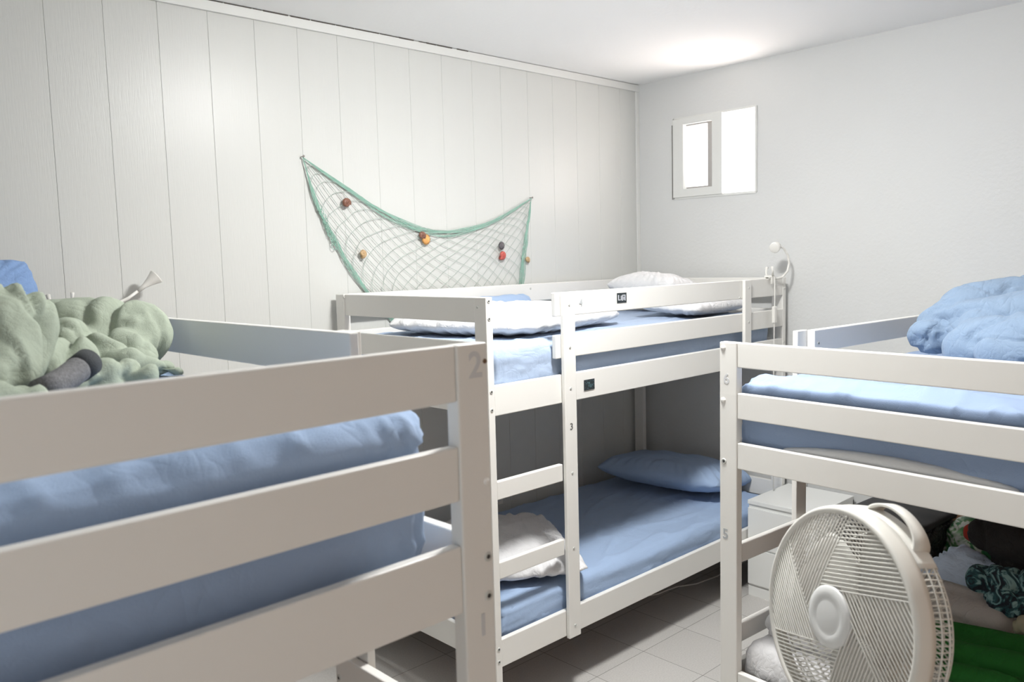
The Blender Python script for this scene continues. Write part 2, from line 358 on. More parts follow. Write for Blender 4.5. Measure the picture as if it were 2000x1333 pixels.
zR = dict(end=[(1.345, 1.423), (1.184, 1.265), (1.025, 1.108), (.255, .358)], side=[(1.025, 1.108), (.255, .358)], guard=[(1.345, 1.423), (1.184, 1.265)],
          a=.446, t=.020, gt=.030, g0=.446 + .062, lb=.24, rung=[(.690, .753), (.420, .482)], r1=.520, slat=[1.060, .290])
zR['g0'] = .505
bedR, BR, sR = bunk('white bunk bed at right, numbered 5 and 6 on its corner post', (.3661, -.689), (1, 0), (0, -1), -.0607, 1.70, .965, 1.423, zR)
BR(0, .014, 1.405, (-1, 0), r=.009, mt='cap', name='screw_cap'); BR(0, .014, 1.239, (-1, 0), r=.009, mt='cap', name='screw_cap'); BR(0, .016, 1.043, (-1, 0), r=.0095)
BR(.53, .030, 1.375, (0, 1), r=.007)

zL = dict(end=[(1.4755, 1.565), (1.316, 1.404), (1.132, 1.243), (.232, .335)], side=[(1.132, 1.243), (.232, .335)], guard=[(1.4755, 1.565), (1.316, 1.404)],
          a=.385, t=.018, gt=.022, g0=.365, lb=.226, rung=[(.824, .893), (.545, .608)], r1=.475, slat=[1.165, .262])
bedL, BL, sL = bunk('white bunk bed nearest the camera, numbered 1 and 2 on its post', (-1.0015, -1.1408), (0, 1), (-1, 0), .0141, 2.062, .965, 1.565, zL)
BL(0, .011, 1.213, (-1, 0), r=.0085); BL(0, .012, 1.147, (-1, 0), r=.0085); BL(0, .010, 1.339, (-1, 0), r=.006, mt='cap', name='screw_cap')
BL(0, .006, 1.535, (-1, 0), r=.004, mt='hole', name='screw_hole')
BL(.39, .022, 1.500, (0, 1), r=.007); BL(.462, .022, .843, (0, 1), r=.007)

def number(txt, par, pos, normal, size, mt, label):
    me = text_mesh(txt, size); o = link('number', me, M[mt], par)
    nrm = Vector(normal).normalized(); up = Vector((0, 0, 1)); xx = up.cross(nrm)
    m = Matrix((xx, up, nrm)).transposed().to_4x4(); o.matrix_local = Matrix.Translation(pos) @ m
    o['label'] = label; return o
number('4', bedM, (.487, -.0005, 1.525), (0, -1, 0), .038, 'digit', 'grey number 4')
number('3', bedM, (.401, -.0185, 1.058), (0, -1, 0), .036, 'digitdark', 'dark number 3')
number('6', bedR, (-.0005, -.026, 1.307), (-1, 0, 0), .045, 'digitpale', 'faint number 6')
number('5', bedR, (-.0005, -.022, .806), (-1, 0, 0), .046, 'digit', 'grey number 5')
number('2', bedL, (-.0005, .026, 1.529), (-1, 0, 0), .058, 'digitpale', 'faint number 2')
number('1', bedL, (-.0005, .026, 1.100), (-1, 0, 0), .052, 'digitpale', 'faint number 1')
# stickers on the middle bed
st = obj('sticker', bx(.704, .764, -.0008, .0005, 1.512, 1.552), M['stickblack'], bedM); st['label'] = 'black sticker with pale letter shapes'
bm = bmesh.new()
for a in ((.710, .716, 1.522, 1.544), (.710, .724, 1.522, 1.526), (.727, .732, 1.522, 1.541), (.735, .741, 1.520, 1.544), (.735, .756, 1.540, 1.544), (.744, .749, 1.523, 1.536), (.752, .757, 1.520, 1.544)):
    add_box(bm, a[0], a[1], -.0012, -.0007, a[2], a[3])
obj('sticker_print', bm, M['stickwhite'], st)
st = obj('sticker', bx(.497, .558, -.0008, .0005, 1.183, 1.224), M['stickblack'], bedM); st['label'] = 'black sticker with teal flecks'
bm = bmesh.new(); random.seed(3)
for i in range(34):
    x, zz = random.uniform(.501, .552), random.uniform(1.187, 1.220); q = random.uniform(.001, .0032)
    add_box(bm, x, x + q, -.0012, -.0007, zz, zz + q * .7)
for a in ((.515, .530, 1.210, 1.212), (.524, .527, 1.195, 1.212), (.533, .536, 1.192, 1.206)): add_box(bm, a[0], a[1], -.0013, -.0007, a[2], a[3])
obj('sticker_print', bm, M['stickteal'], st)

# ---------------------------------------------------------------- soft things
def soft_box(lx, ly, z0, z1, r, step, disp):
    """closed rounded block, grid on all six faces; disp(p, n) -> offset along n"""
    bm = bmesh.new(); lz = z1 - z0
    nx, ny, nz = max(2, int(lx / step)), max(2, int(ly / step)), max(4, int(lz / step))
    V = {}
    def vert(i, j, k):
        if (i, j, k) in V: return V[(i, j, k)]
        p = Vector((lx * i / nx, ly * j / ny, lz * k / nz))
        q = Vector((min(max(p.x, r), lx - r), min(max(p.y, r), ly - r), min(max(p.z, r), lz - r)))
        d = p - q
        if d.length > 1e-9:
            m = max(abs(d.x), abs(d.y), abs(d.z)); d = d.normalized(); nrm = d.copy(); pp = q + d * r * min(1.0, m / r)
        else: nrm = Vector((0, 0, 1)); pp = p
        pp = pp + nrm * disp(pp, nrm); pp.z += z0
        v = bm.verts.new(pp); V[(i, j, k)] = v; return v
    for i in range(nx):
        for j in range(ny):
            for k in (0, nz): bm.faces.new((vert(i, j, k), vert(i + 1, j, k), vert(i + 1, j + 1, k), vert(i, j + 1, k)))
    for i in range(nx):
        for k in range(nz):
            for j in (0, ny): bm.faces.new((vert(i, j, k), vert(i + 1, j, k), vert(i + 1, j, k + 1), vert(i, j, k + 1)))
    for j in range(ny):
        for k in range(nz):
            for i in (0, nx): bm.faces.new((vert(i, j, k), vert(i, j + 1, k), vert(i, j + 1, k + 1), vert(i, j, k + 1)))
    return bm
def sheet_disp(lx, ly, lz, seed, amp=1.0, extra=None):
    o = Vector((seed * 7.3, seed * 3.1, seed * 1.7))
    def f(p, n):
        d = 0
        if n.z > .5:    # top: broad undulation plus long soft creases
            q = Vector((p.x * 2.2, p.y * 5.0, 0)) + o
            d += .006 * noise.noise(q)
            c = noise.noise(Vector((p.x * 2.0 + .8 * p.y, p.y * 9.0 - 2.5 * p.x, 0)) + o)
            d += .0060 * (1 - min(1, abs(c) * 5)) ** 2
            c = noise.noise(Vector((p.x * 11, p.y * 3.0, 1)) + o)
            d += .0040 * (1 - min(1, abs(c) * 4)) ** 2 * (1 if p.x < .5 else .35)
        elif n.z > -.3:
            s = p.x if abs(n.y) > abs(n.x) else p.y
            q = Vector((s * 1.6, p.z * 24, 4)) + o
            c = noise.noise(q)
            d += .006 * c + .004 * (1 - min(1, abs(noise.noise(q * 1.7)) * 4)) ** 2
        # gathers at the corners of the fitted sheet
        e = min(p.x, lx - p.x) ; g = min(p.y, ly - p.y)
        if abs(n.z) < .8:
            s, far = (p.x, e) if abs(n.y) > abs(n.x) else (p.y, g)
            k = max(0, 1 - far / .16)
            d += .006 * k * math.sin(s * 190 + 7 * noise.noise(Vector((p.z * 9, s * 6, 2)) + o))
        if extra: d += extra(p, n)
        return d * amp
    return f
def place(o, bedroot, sg, u0, v0, v1):
    o.matrix_world = Matrix.Translation(bedroot.location) @ bedroot.rotation_euler.to_matrix().to_4x4() @ Matrix.Translation((u0, v0 if sg > 0 else -v1, 0))
def mattress(label, bedroot, sg, u0, u1, v0, v1, z0, z1, m, seed, r=.035, amp=1, step=.0125, extra=None, group=None):
    lx, ly = u1 - u0, v1 - v0
    bm = soft_box(lx, ly, z0, z1, r, step, sheet_disp(lx, ly, z1 - z0, seed, amp, extra))
    o = obj('mattress', bm, m, None, True); place(o, bedroot, sg, u0, v0, v1)
    return tag(o, label, 'mattress', group)
bpy.context.view_layer.update()
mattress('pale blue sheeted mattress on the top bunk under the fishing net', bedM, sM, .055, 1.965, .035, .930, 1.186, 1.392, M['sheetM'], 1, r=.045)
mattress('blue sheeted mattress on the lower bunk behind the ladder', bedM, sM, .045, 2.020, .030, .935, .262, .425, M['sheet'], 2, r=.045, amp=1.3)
def lfold(p, n):
    if n.z < .2: return 0
    return .016 * math.exp(-((p.x - .02) / .12) ** 2) * math.exp(-((p.y - .16) / .25) ** 2) + .004 * noise.noise(Vector((p.x * 5, p.y * 14, 3)))
mL = mattress('blue sheeted mattress on the nearest top bunk at the left', bedL, sL, .060, 2.00, .075, .925, 1.166, 1.447, M['sheet'], 3, r=.055, amp=1.2, extra=lfold)
def rfold(p, n):   # raised loose fold near the end of the sheet; local y runs away from the near corner
    if n.z < .5: return 0
    yy = p.y if sR > 0 else (.88 - p.y)
    ridge = .10 + .10 * yy + .02 * math.sin(yy * 6)
    k = math.exp(-((p.x - ridge) / .045) ** 2) * (1 if yy < .62 else math.exp(-((yy - .62) / .12) ** 2))
    return .020 * k
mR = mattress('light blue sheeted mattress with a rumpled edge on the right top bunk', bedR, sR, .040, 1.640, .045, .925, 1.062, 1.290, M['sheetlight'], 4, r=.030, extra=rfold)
bmp = bmesh.new()
# ticking that shows under the lifted hem of that sheet
lyR = .88; prev = None
for i in range(60):
    t = i / 59; yy = .16 + t * .64
    h = .030 * math.sin(t * PI) ** .7 + .002
    y = yy if sR > 0 else lyR - yy
    a = bmp.verts.new((-.010, y, 1.085)); b = bmp.verts.new((-.012, y, 1.098 + h)); c = bmp.verts.new((-.002, y, 1.106 + h)); d = bmp.verts.new((.02, y, 1.085))
    cur = (a, b, c, d)
    if prev:
        for k in range(4): bmp.faces.new((prev[k], prev[(k + 1) % 4], cur[(k + 1) % 4], cur[k]))
    else: bmp.faces.new(cur)
    prev = cur
bmp.faces.new(prev)
tk = obj('mattress_ticking', bmp, M['ticking'], mR, True); tk['label'] = 'greyish mattress edge below the lifted sheet'
mattress('white mattress on the lower right bunk beneath the heap of clothes', bedR, sR, .050, 1.640, .045, .925, .292, .440, M['white'], 5, r=.04, step=.025)

def pillow(name, label, cat, mtx, a, b, h, m, seed, n=56, group=None, wr=1.0, flat=.0, corner=.045):
    bm = bmesh.new(); o = Vector((seed * 5.1, seed * 2.3, seed))
    top = {}; bot = {}
    for i in range(n + 1):
        for j in range(n + 1):
            s = -1 + 2 * i / n; t = -1 + 2 * j / n
            s = math.copysign(1 - (1 - abs(s)) ** 1.35, s); t = math.copysign(1 - (1 - abs(t)) ** 1.35, t)
            kk = .04; cr_ = 1 - corner * (s * s * t * t) ** 2.2; x = a * s * (1 - kk * (1 - t * t)) * cr_; y = b * t * (1 - kk * (1 - s * s)) * cr_
            hh = h * (max(0, (1 - s ** 4)) * max(0, (1 - t ** 4))) ** .5 * (1 - .15 * s * s - .15 * t * t)
            edge = max(abs(s), abs(t))
            ang = math.atan2(t * b, s * a)
            wrk = wr * .010 * max(0, edge - .45) / .55 * math.sin(ang * 34 + 6 * noise.noise(Vector((s * 2, t * 2, 0)) + o)) * (hh / h) ** .5
            cr = noise.noise(Vector((s * 1.8 + t, t * 3.2 - s, 0)) + o); wrk += wr * .012 * h / .06 * (abs(cr) - .25) * (hh / h)
            wx = .008 * noise.noise(Vector((s * 2, t * 2, 7)) + o)
            p = Vector((x + wx, y + wx, hh + wrk)); top[i, j] = bm.verts.new(p)
            if i in (0, n) or j in (0, n): bot[i, j] = top[i, j]
            else: bot[i, j] = bm.verts.new((x + wx, y + wx, -hh * (1 - flat) + wrk * .4))
    for i in range(n):
        for j in range(n):
            bm.faces.new((top[i, j], top[i + 1, j], top[i + 1, j + 1], top[i, j + 1]))
            bm.faces.new((bot[i, j], bot[i, j + 1], bot[i + 1, j + 1], bot[i + 1, j]))
    ob = obj(name, bm, m, None, True); ob.matrix_world = mtx
    return tag(ob, label, cat, group)
def TR(loc, rz=0, rx=0, ry=0): return Matrix.Translation(loc) @ Matrix.Rotation(rz, 4, 'Z') @ Matrix.Rotation(ry, 4, 'Y') @ Matrix.Rotation(rx, 4, 'X')

pillow('pillow', 'long plump white pillow at the ladder end of the netted top bunk', 'pillow', TR((.585, .52, 1.440), rz=math.radians(12), rx=0), .45, .375, .070, M['white'], 1, flat=.2, wr=1.6, corner=.11)
pillow('pillow', 'white pillow leaning at the window end of the netted top bunk', 'pillow', TR((1.80, .62, 1.505), rz=math.radians(92), ry=0, rx=math.radians(14)), .22, .20, .090, M['white'], 2)
pillow('pillow', 'pale bluish white pillow behind the upper rail near the bedside lamp', 'pillow', TR((1.66, .30, 1.448), rz=math.radians(8), rx=math.radians(4)), .30, .18, .055, M['white'], 9, flat=.2)
pillow('pillow', 'blue pillow at the far end of the lower bunk', 'pillow', TR((1.80, .52, .510), rz=math.radians(97), rx=math.radians(8)), .37, .235, .105, M['sheet'], 3, flat=.3, wr=1.2)
pillow('pillow', 'greyish white pillow on the lower bunk behind the ladder', 'pillow', TR((.42, .40, .485), rz=math.radians(60)), .36, .27, .068, M['white'], 4, flat=.3, wr=1.3)

# ---- heaps of cloth
def heap(name, label, cat, blobs, m, seed, floor_z=None, voxel=.011, amp=.012, freq=7, smooth=6, dirv=(1, 0, 0), stretch=.35, group=None, ceil=None):
    bm = bmesh.new()
    for (p0, p1, r0, r1) in blobs:
        p0, p1 = Vector(p0), Vector(p1); L = (p1 - p0).length; k = max(1, int(L / (min(r0, r1) * .35)))
        for i in range(k + 1):
            t = i / k; c = p0.lerp(p1, t); r = r0 + (r1 - r0) * t
            bmesh.ops.create_icosphere(bm, subdivisions=2, radius=r, matrix=Matrix.Translation(c))
    me = bpy.data.meshes.new('tmp'); bm.to_mesh(me); bm.free()
    o = bpy.data.objects.new('tmp', me); C.objects.link(o)
    rm = o.modifiers.new('r', 'REMESH'); rm.mode = 'VOXEL'; rm.voxel_size = voxel
    sm = o.modifiers.new('s', 'SMOOTH'); sm.iterations = smooth; sm.factor = .5
    bpy.context.view_layer.update()
    ev = bpy.data.meshes.new_from_object(o.evaluated_get(bpy.context.evaluated_depsgraph_get()))
    bpy.data.objects.remove(o)
    D = Vector(dirv).normalized(); off = Vector((seed * 3.7, seed * 1.9, seed * 5.3))
    nrm = [v.normal.copy() for v in ev.vertices]
    for v, nn in zip(ev.vertices, nrm):
        p = v.co.copy(); q = p + (Vector((noise.noise(p * 5 + off), noise.noise(p * 5 + off * 2), noise.noise(p * 5 - off)))) * .055
        al = q.dot(D); q = q - D * al * (1 - stretch)
        c1 = noise.noise(q * freq + off); c2 = noise.noise(q * freq * 2.3 - off)
        d = amp * (1.0 * c1 - 1.05 * math.exp(-(c1 / .085) ** 2) + .35) + amp * .5 * (.6 * c2 - math.exp(-(c2 / .10) ** 2) + .3)
        d += amp * .10 * noise.noise(p * freq * 6)
        v.co = p + nn * d
        if floor_z is not None and v.co.z < floor_z: v.co.z = floor_z + (v.co.z - floor_z) * .02
        if ceil is not None and v.co.z > ceil: v.co.z = ceil
    ev.name = name
    o = link(name, ev, m, None, True)
    return tag(o, label, cat, group)

ZL = 1.452
heap('duvet', 'crumpled sage green duvet on the nearest top bunk', 'duvet', [
    ((-1.40, .10, 1.56), (-1.16, -.02, 1.54), .070, .075), ((-1.16, -.02, 1.54), (-1.145, .0, 1.50), .075, .055),
    ((-1.30, .02, 1.525), (-1.20, -.12, 1.50), .060, .05), ((-1.34, -.10, 1.530), (-1.25, -.20, 1.49), .055, .035),
    ((-1.25, -.20, 1.478), (-1.15, -.22, 1.465), .030, .018),
    ((-1.38, .0, 1.53), (-1.45, -.10, 1.50), .06, .06),
    ((-1.56, -.30, 1.58), (-1.58, .05, 1.61), .115, .11), ((-1.53, -.42, 1.52), (-1.50, -.30, 1.59), .055, .085), ((-1.58, -.45, 1.50), (-1.80, -.35, 1.52), .06, .09),
    ((-1.75, -.1, 1.55), (-1.60, .1, 1.58), .10, .11), ((-1.385, -.36, 1.478), (-1.27, -.33, 1.475), .045, .030), ((-1.70, -.56, 1.475), (-1.52, -.54, 1.475), .05, .035), ((-1.44, -.28, 1.50), (-1.36, -.22, 1.51), .05, .05), ((-1.42, .15, 1.54), (-1.60, .2, 1.55), .07, .09)],
    M['sage'], 2, floor_z=ZL, amp=.024, freq=4.2, dirv=(.3, .3, 1), voxel=.008, smooth=4, stretch=.45)
pillow('pillow', 'mid blue pillow propped behind the sage green duvet', 'pillow', TR((-1.43, .50, 1.60), rz=math.radians(12), rx=math.radians(62)), .21, .155, .055, M['pillowblue'], 6, wr=.6)
# rolled grey garment
g = empty('rolled_garment', 'rolled heather grey garment with dark ribbed end poking from the green duvet', 'clothing', (-1.452, -.47, 1.486))
ax = [(-.045, -.035, 0), (-.02, -.015, .004), (.01, .012, .012), (.035, .035, .022), (.048, .047, .027)]
obj('garment_body', tube([Vector(p) for p in ax], [.023, .024, .0245, .025, .025], 28), M['grey'], g, True)
rib = [(.040, .040, .0235), (.066, .064, .034), (.068, .066, .035)]
rb = obj('ribbed_cuff', tube(rib, [.0265, .0275, .022], 28), M['greycuff'], g, True); rb['label'] = 'dark ribbed cuff'

ZR_ = 1.300
heap('duvet', 'rumpled light blue duvet on the right top bunk', 'duvet', [
    ((1.20, -1.01, 1.385), (1.30, -1.12, 1.47), .075, .085), ((1.30, -1.10, 1.47), (1.38, -1.30, 1.50), .085, .095), ((1.38, -1.30, 1.50), (1.42, -1.62, 1.49), .095, .10),
    ((1.10, -1.18, 1.375), (1.05, -1.35, 1.395), .075, .09), ((1.05, -1.35, 1.395), (1.02, -1.55, 1.40), .09, .10),
    ((1.20, -1.15, 1.42), (1.20, -1.50, 1.47), .09, .11), ((1.00, -1.30, 1.36), (.98, -1.42, 1.36), .055, .055)],
    M['duvetblue'], 7, floor_z=ZR_, amp=.022, freq=4.4, dirv=(-.6, -1, .6), stretch=.3, voxel=.010, smooth=6)
heap('folded_blanket', 'folded blue blanket behind the white pillow on the netted top bunk', 'blanket', [
    ((.74, .86, 1.445), (1.02, .86, 1.445), .050, .050), ((.74, .885, 1.480), (1.03, .885, 1.482), .045, .045)],
    M['sheet'], 5, floor_z=1.398, amp=.006, freq=6, voxel=.012)

# ---- things on the lower right bunk
ZB = .446
heap('pillow', 'white pillow bulging at the foot of the lower right bunk', 'pillow', [((.55, -.88, .50), (.60, -1.12, .54), .095, .105), ((.55, -.80, .46), (.56, -.84, .47), .05, .07)],
     M['white'], 3, floor_z=ZB, amp=.010, freq=5, voxel=.012)
heap('bedsheet', 'bright green cloth crumpled at the front of the clothes heap', 'cloth', [((.72, -1.24, .465), (.74, -1.55, .475), .050, .06), ((.84, -1.20, .455), (.88, -1.52, .46), .055, .06), ((.62, -1.30, .46), (.64, -1.55, .46), .035, .045)],
     M['green'], 4, floor_z=ZB, amp=.016, freq=5, dirv=(0, 1, 0), voxel=.010)
heap('bedsheet', 'pale grey beige sheet in a low mound behind the green cloth', 'cloth', [((1.06, -1.04, .49), (1.05, -1.28, .49), .07, .06), ((.98, -1.10, .48), (1.0, -1.30, .48), .065, .055)],
     M['beige'], 5, floor_z=ZB, amp=.010, freq=5, dirv=(0, 1, 0), voxel=.011)
pillow('pillow', 'light blue pillow tilted against the black bag on the lower right bunk', 'pillow', TR((1.20, -1.13, .530), rz=math.radians(50), ry=math.radians(0), rx=math.radians(-30)), .17, .13, .045, M['paleblue'], 8)
heap('shirt', 'dark teal leaf-patterned shirt bundled on the clothes heap', 'clothing', [((1.10, -1.245, .585), (1.08, -1.42, .60), .055, .065), ((1.03, -1.31, .555), (1.02, -1.38, .56), .05, .05)],
     M['tropic'], 6, floor_z=ZB, amp=.012, freq=9, voxel=.009)
heap('sweater', 'charcoal sweater draped on top of the clothes heap', 'clothing', [((1.24, -1.20, .70), (1.18, -1.42, .70), .065, .075), ((1.28, -1.26, .64), (1.24, -1.42, .64), .07, .07), ((1.20, -1.32, .60), (1.22, -1.45, .55), .06, .09)],
     M['charcoal'], 8, floor_z=ZB, amp=.010, freq=6, voxel=.010)
heap('garment', 'small red garment tucked under the charcoal sweater', 'clothing', [((1.36, -1.12, .655), (1.34, -1.17, .655), .034, .034)], M['red'], 9, floor_z=ZB, amp=.005, freq=9, voxel=.008)
heap('carrier_bag', 'crinkled green and white plastic bag beside the black bag', 'bag', [((1.52, -1.05, .58), (1.50, -1.14, .58), .08, .085), ((1.50, -1.02, .50), (1.48, -1.12, .50), .07, .08), ((1.48, -1.15, .63), (1.47, -1.18, .64), .055, .055)],
     M['bagprint'], 10, floor_z=ZB, amp=.010, freq=9, voxel=.009)
heap('towel', 'olive beige towel edge at the right of the clothes heap', 'towel', [((.95, -1.40, .520), (.93, -1.54, .525), .035, .045)], M['olive'], 12, floor_z=ZB, amp=.006, freq=9, voxel=.008)
# black holdall
bagr = empty('travel_bag', 'black soft travel bag beside the wicker basket on the lower right bunk', 'bag', (1.47, -.81, ZB), math.radians(-4))
def bagd(p, n): return .010 * noise.noise(p * 9) + .006 * (abs(noise.noise(Vector((p.x * 6, p.y * 14, p.z * 20)))) - .2)
obj('bag_body', (lambda b: (bmesh.ops.translate(b, verts=b.verts, vec=(-.15, -.18, 0)), b)[1])(soft_box(.30, .36, 0, .185, .04, .012, bagd)), M['blackgloss'], bagr, True)
lid = obj('bag_lid', (lambda b: (bmesh.ops.translate(b, verts=b.verts, vec=(-.14, -.17, 0)), b)[1])(soft_box(.28, .34, .180, .205, .012, .014, lambda p, n: .003 * noise.noise(p * 12))), M['black'], bagr, True)
obj('strap', tube([(-.157, -.10, .06), (-.172, -.10, .12), (-.166, -.08, .165), (-.168, 0, .18), (-.170, .08, .165), (-.172, .10, .12), (-.157, .10, .06)], .008, 8), M['black'], bagr, True)
zp = obj('zip_pull', bx(-.162, -.156, -.035, -.029, .112, .122, bev=.001), M['metal'], bagr)
heap('jacket', 'dark grey jacket bundled between travel bag and nightstand', 'clothing', [((1.42, -.62, .60), (1.40, -.655, .62), .035, .04), ((1.46, -.60, .52), (1.44, -.63, .52), .05, .05)], M['charcoal'], 13, floor_z=ZB, amp=.007, freq=11, voxel=.008)

# ---------------------------------------------------------------- nightstand
ns = empty('nightstand', 'low white two-drawer nightstand in the corner beside the bunk', 'nightstand', (1.885, -.172, 0))
hx, hy, hz = .200, .176, .487
obj('body', (lambda b: (add_box(b, -hx + .018, hx, -hy, -hy + .016, 0, hz - .02), add_box(b, -hx + .018, hx, hy - .016, hy, 0, hz - .02), add_box(b, hx - .01, hx, -hy, hy, 0, hz - .02), add_box(b, -hx + .018, hx, -hy + .016, hy - .016, .06, .075), b)[-1])(bmesh.new()), M['laminate'], ns)
obj('top', bx(-hx, hx, -hy, hy, hz - .020, hz, bev=.0015), M['laminate'], ns)
obj('front_frame', bx(-hx + .008, -hx + .019, -hy + .003, hy - .003, .05, .468), M['laminate'], ns)
obj('drawer', bx(-hx + .001, -hx + .0075, -hy + .001, hy - .001, .250, .448, bev=.001), M['laminate'], ns)
obj('drawer', bx(-hx + .001, -hx + .0075, -hy + .001, hy - .001, .062, .242, bev=.001), M['laminate'], ns)
obj('plinth', bx(-hx + .008, -hx + .024, -hy + .001, hy - .001, 0, .052), M['laminate'], ns)
wk = obj('wicker_basket', lathe([(0, 0), (.06, 0), (.075, .05), (.08, .13), (.083, .135), (.078, .13), (.07, .05), (0, .01)], 24), M['wicker'], None, True)
wk.location = (1.86, -.64, .446); tag(wk, 'small tan basket mostly hidden behind the nightstand edge', 'basket')
wk.location = (1.80, -.885, .446)

# ---------------------------------------------------------------- clip lamps
def clip_lamp(label, loc, rz, arm, head_dir, conical, switch):
    t = empty('clip_lamp', label, 'lamp', loc, rz)
    bm = bmesh.new()
    add_box(bm, -.018, .018, -.020, .020, .004, .012, bev=.002); add_box(bm, -.016, .016, -.020, -.014, -.030, .006, bev=.002); add_box(bm, -.016, .016, .014, .020, -.030, .006, bev=.002)
    add_tube(bm, [(0, -.016, .010), (-.022, -.030, .034), (-.030, -.030, .058)], [.006, .0045, .006], 10)
    add_tube(bm, [(0, .016, .010), (.014, .028, .030), (.026, .030, .052)], [.006, .0045, .008], 10)
    obj('clip', bm, M['plasticw'], t, True)
    obj('arm', tube(arm, .0055, 12), M['plasticw'], t, True)
    e = Vector(arm[-1]); d = Vector(head_dir).normalized(); q = d.to_track_quat('Z', 'Y').to_matrix().to_4x4()
    if conical: pr = [(0, -.01), (.006, -.01), (.009, .02), (.016, .045), (.026, .070), (.0275, .074), (.025, .074), (.021, .066), (0, .062)]
    else: pr = [(0, -.012), (.012, -.010), (.021, 0), (.026, .016), (.026, .034), (.023, .036), (0, .033)]
    obj('lamp_head', lathe(pr, 28, Matrix.Translation(e) @ q), M['plasticw'], t, True)
    if switch:
        cd = obj('cord', tube([(0, -.022, .008), (0, -.028, 0), (.001, -.028, -.12), (-.004, -.028, -.24), (-.008, -.029, -.40), (-.010, -.029, -.62), (-.008, -.029, -.86), (-.006, -.029, -1.08)], .0028, 8), M['plasticw'], t, True)
        obj('switch', bx(-.016, .010, -.037, -.020, -.225, -.140, bev=.005), M['plasticw'], cd)
    return t
clip_lamp('white gooseneck clip lamp on the rail at the window end', (1.902, .0125, 1.572), 0,
          [(h * .85, -h * .30, v) for h, v in ((0, .008), (.02, .002), (.05, -.004), (.09, .002), (.125, .030), (.138, .070), (.128, .110), (.100, .145), (.065, .160), (.050, .160))], (-.9, -.1, -.35), False, True)
clip_lamp('white cone-headed clip lamp above the green duvet by the panelling', (-1.085, .9135, 1.568), math.radians(90),
          [(0, 0, .010), (.010, -.05, .006), (.010, -.12, .004), (.008, -.17, .008), (.006, -.22, .030), (.004, -.26, .058)], (-.05, -1, .75), True, False)

# ---------------------------------------------------------------- fishing net with shells
def lerp_table(tab, s):
    for (a, A), (b, B) in zip(tab, tab[1:]):
        if s <= b: t = (s - a) / (b - a); return A + (B - A) * t
    return tab[-1][1]
def cat(tab, s):
    xs = [q[0] for q in tab]; n = len(tab); i = 0
    while i < n - 2 and s > xs[i + 1]: i += 1
    p0, p1, p2, p3 = (tab[max(i - 1, 0)][1], tab[i][1], tab[i + 1][1], tab[min(i + 2, n - 1)][1]); t = (s - xs[i]) / (xs[i + 1] - xs[i])
    return .5 * ((2 * p1) + (-p0 + p2) * t + (2 * p0 - 5 * p1 + 4 * p2 - p3) * t * t + (-p0 + 3 * p1 - 3 * p2 + p3) * t ** 3)
topx = [(0, -.116), (.15, .08), (.3, .27), (.45, .45), (.6, .64), (.75, .85), (.88, 1.03), (1, 1.206)]
topz = [(0, 2.142), (.15, 2.035), (.3, 1.935), (.45, 1.868), (.6, 1.845), (.75, 1.875), (.88, 1.938), (1, 2.015)]
botx = [(0, .36), (.15, .44), (.3, .52), (.45, .60), (.6, .70), (.75, .82), (.88, .95), (1, 1.11)]
botz = [(0, 1.36), (.15, 1.33), (.3, 1.33), (.45, 1.33), (.6, 1.33), (.75, 1.33), (.88, 1.34), (1, 1.37)]
lx_ = [(0, -.116), (.25, -.066), (.5, .03), (.72, .145), (1, .36)]
lz_ = [(0, 2.142), (.25, 1.94), (.5, 1.75), (.72, 1.586), (1, 1.36)]
rx_ = [(0, 1.206), (.25, 1.190), (.5, 1.165), (.7, 1.146), (1, 1.11)]
rz_ = [(0, 2.015), (.25, 1.90), (.5, 1.74), (.7, 1.60), (1, 1.37)]
def S(s, t):
    s = min(1, max(0, s)); t = min(1, max(0, t))
    x = (1 - t) * cat(topx, s) + t * cat(botx, s) + (1 - s) * cat(lx_, t) + s * cat(rx_, t) - ((1 - s) * (1 - t) * -.116 + s * (1 - t) * 1.206 + (1 - s) * t * .36 + s * t * 1.11)
    zz = (1 - t) * cat(topz, s) + t * cat(botz, s) + (1 - s) * cat(lz_, t) + s * cat(rz_, t) - ((1 - s) * (1 - t) * 2.142 + s * (1 - t) * 2.015 + (1 - s) * t * 1.36 + s * t * 1.37)
    y = .9885 + .003 * noise.noise(Vector((x * 6, zz * 6, 0)))
    return Vector((x, y, zz))
def warp(s):   # bunches threads toward the two hanging edges
    return s - .045 * math.sin(4 * PI * (s - .0)) * .5 if False else (math.asin(max(-1, min(1, 2 * s - 1))) / PI + .5) * .0 + (0.5 - 0.5 * math.cos(PI * s)) * .55 + s * .45
def twarp(t): return t ** 1.35
net = bmesh.new(); random.seed(8)
N = 18
for fam in (1, -1):
    for k in range(-13, N + 14):
        pts = []
        for i in range(61):
            t = i / 60
            s = (k + fam * t * 11) / N + .010 * noise.noise(Vector((k * 1.3, t * 6, fam)))
            if 0 <= s <= 1:
                pts.append(S(warp(s), twarp(t)) + Vector((0, .0008 * fam, 0)))
            elif len(pts) > 1: break
        if len(pts) > 2: add_tube(net, pts, .0011, 4, caps=False)
root = empty('fishing_net', 'pale green decorative fishing net hung across the white panelling', 'fishing net', (-.116, .985, 2.142))
def local(o): o.matrix_parent_inverse = Matrix.Translation(-root.location); return o
local(obj('mesh_panel', net, M['netlight'], root))
rope = bmesh.new()
def strand(f, n=60, r=.0013): add_tube(rope, [f(i / (n - 1)) for i in range(n)], r, 5, caps=False)
for k in range(11):
    a = random.uniform(0, 9); w_ = random.uniform(.0, .030); ph = random.uniform(0, 6)
    strand(lambda s: S(s, 0) + Vector((0, random.uniform(-.0005, .0005), -(w_ * (math.sin(PI * s)) ** .8) - .004 * math.sin(s * 22 + ph) * math.sin(PI * s))))
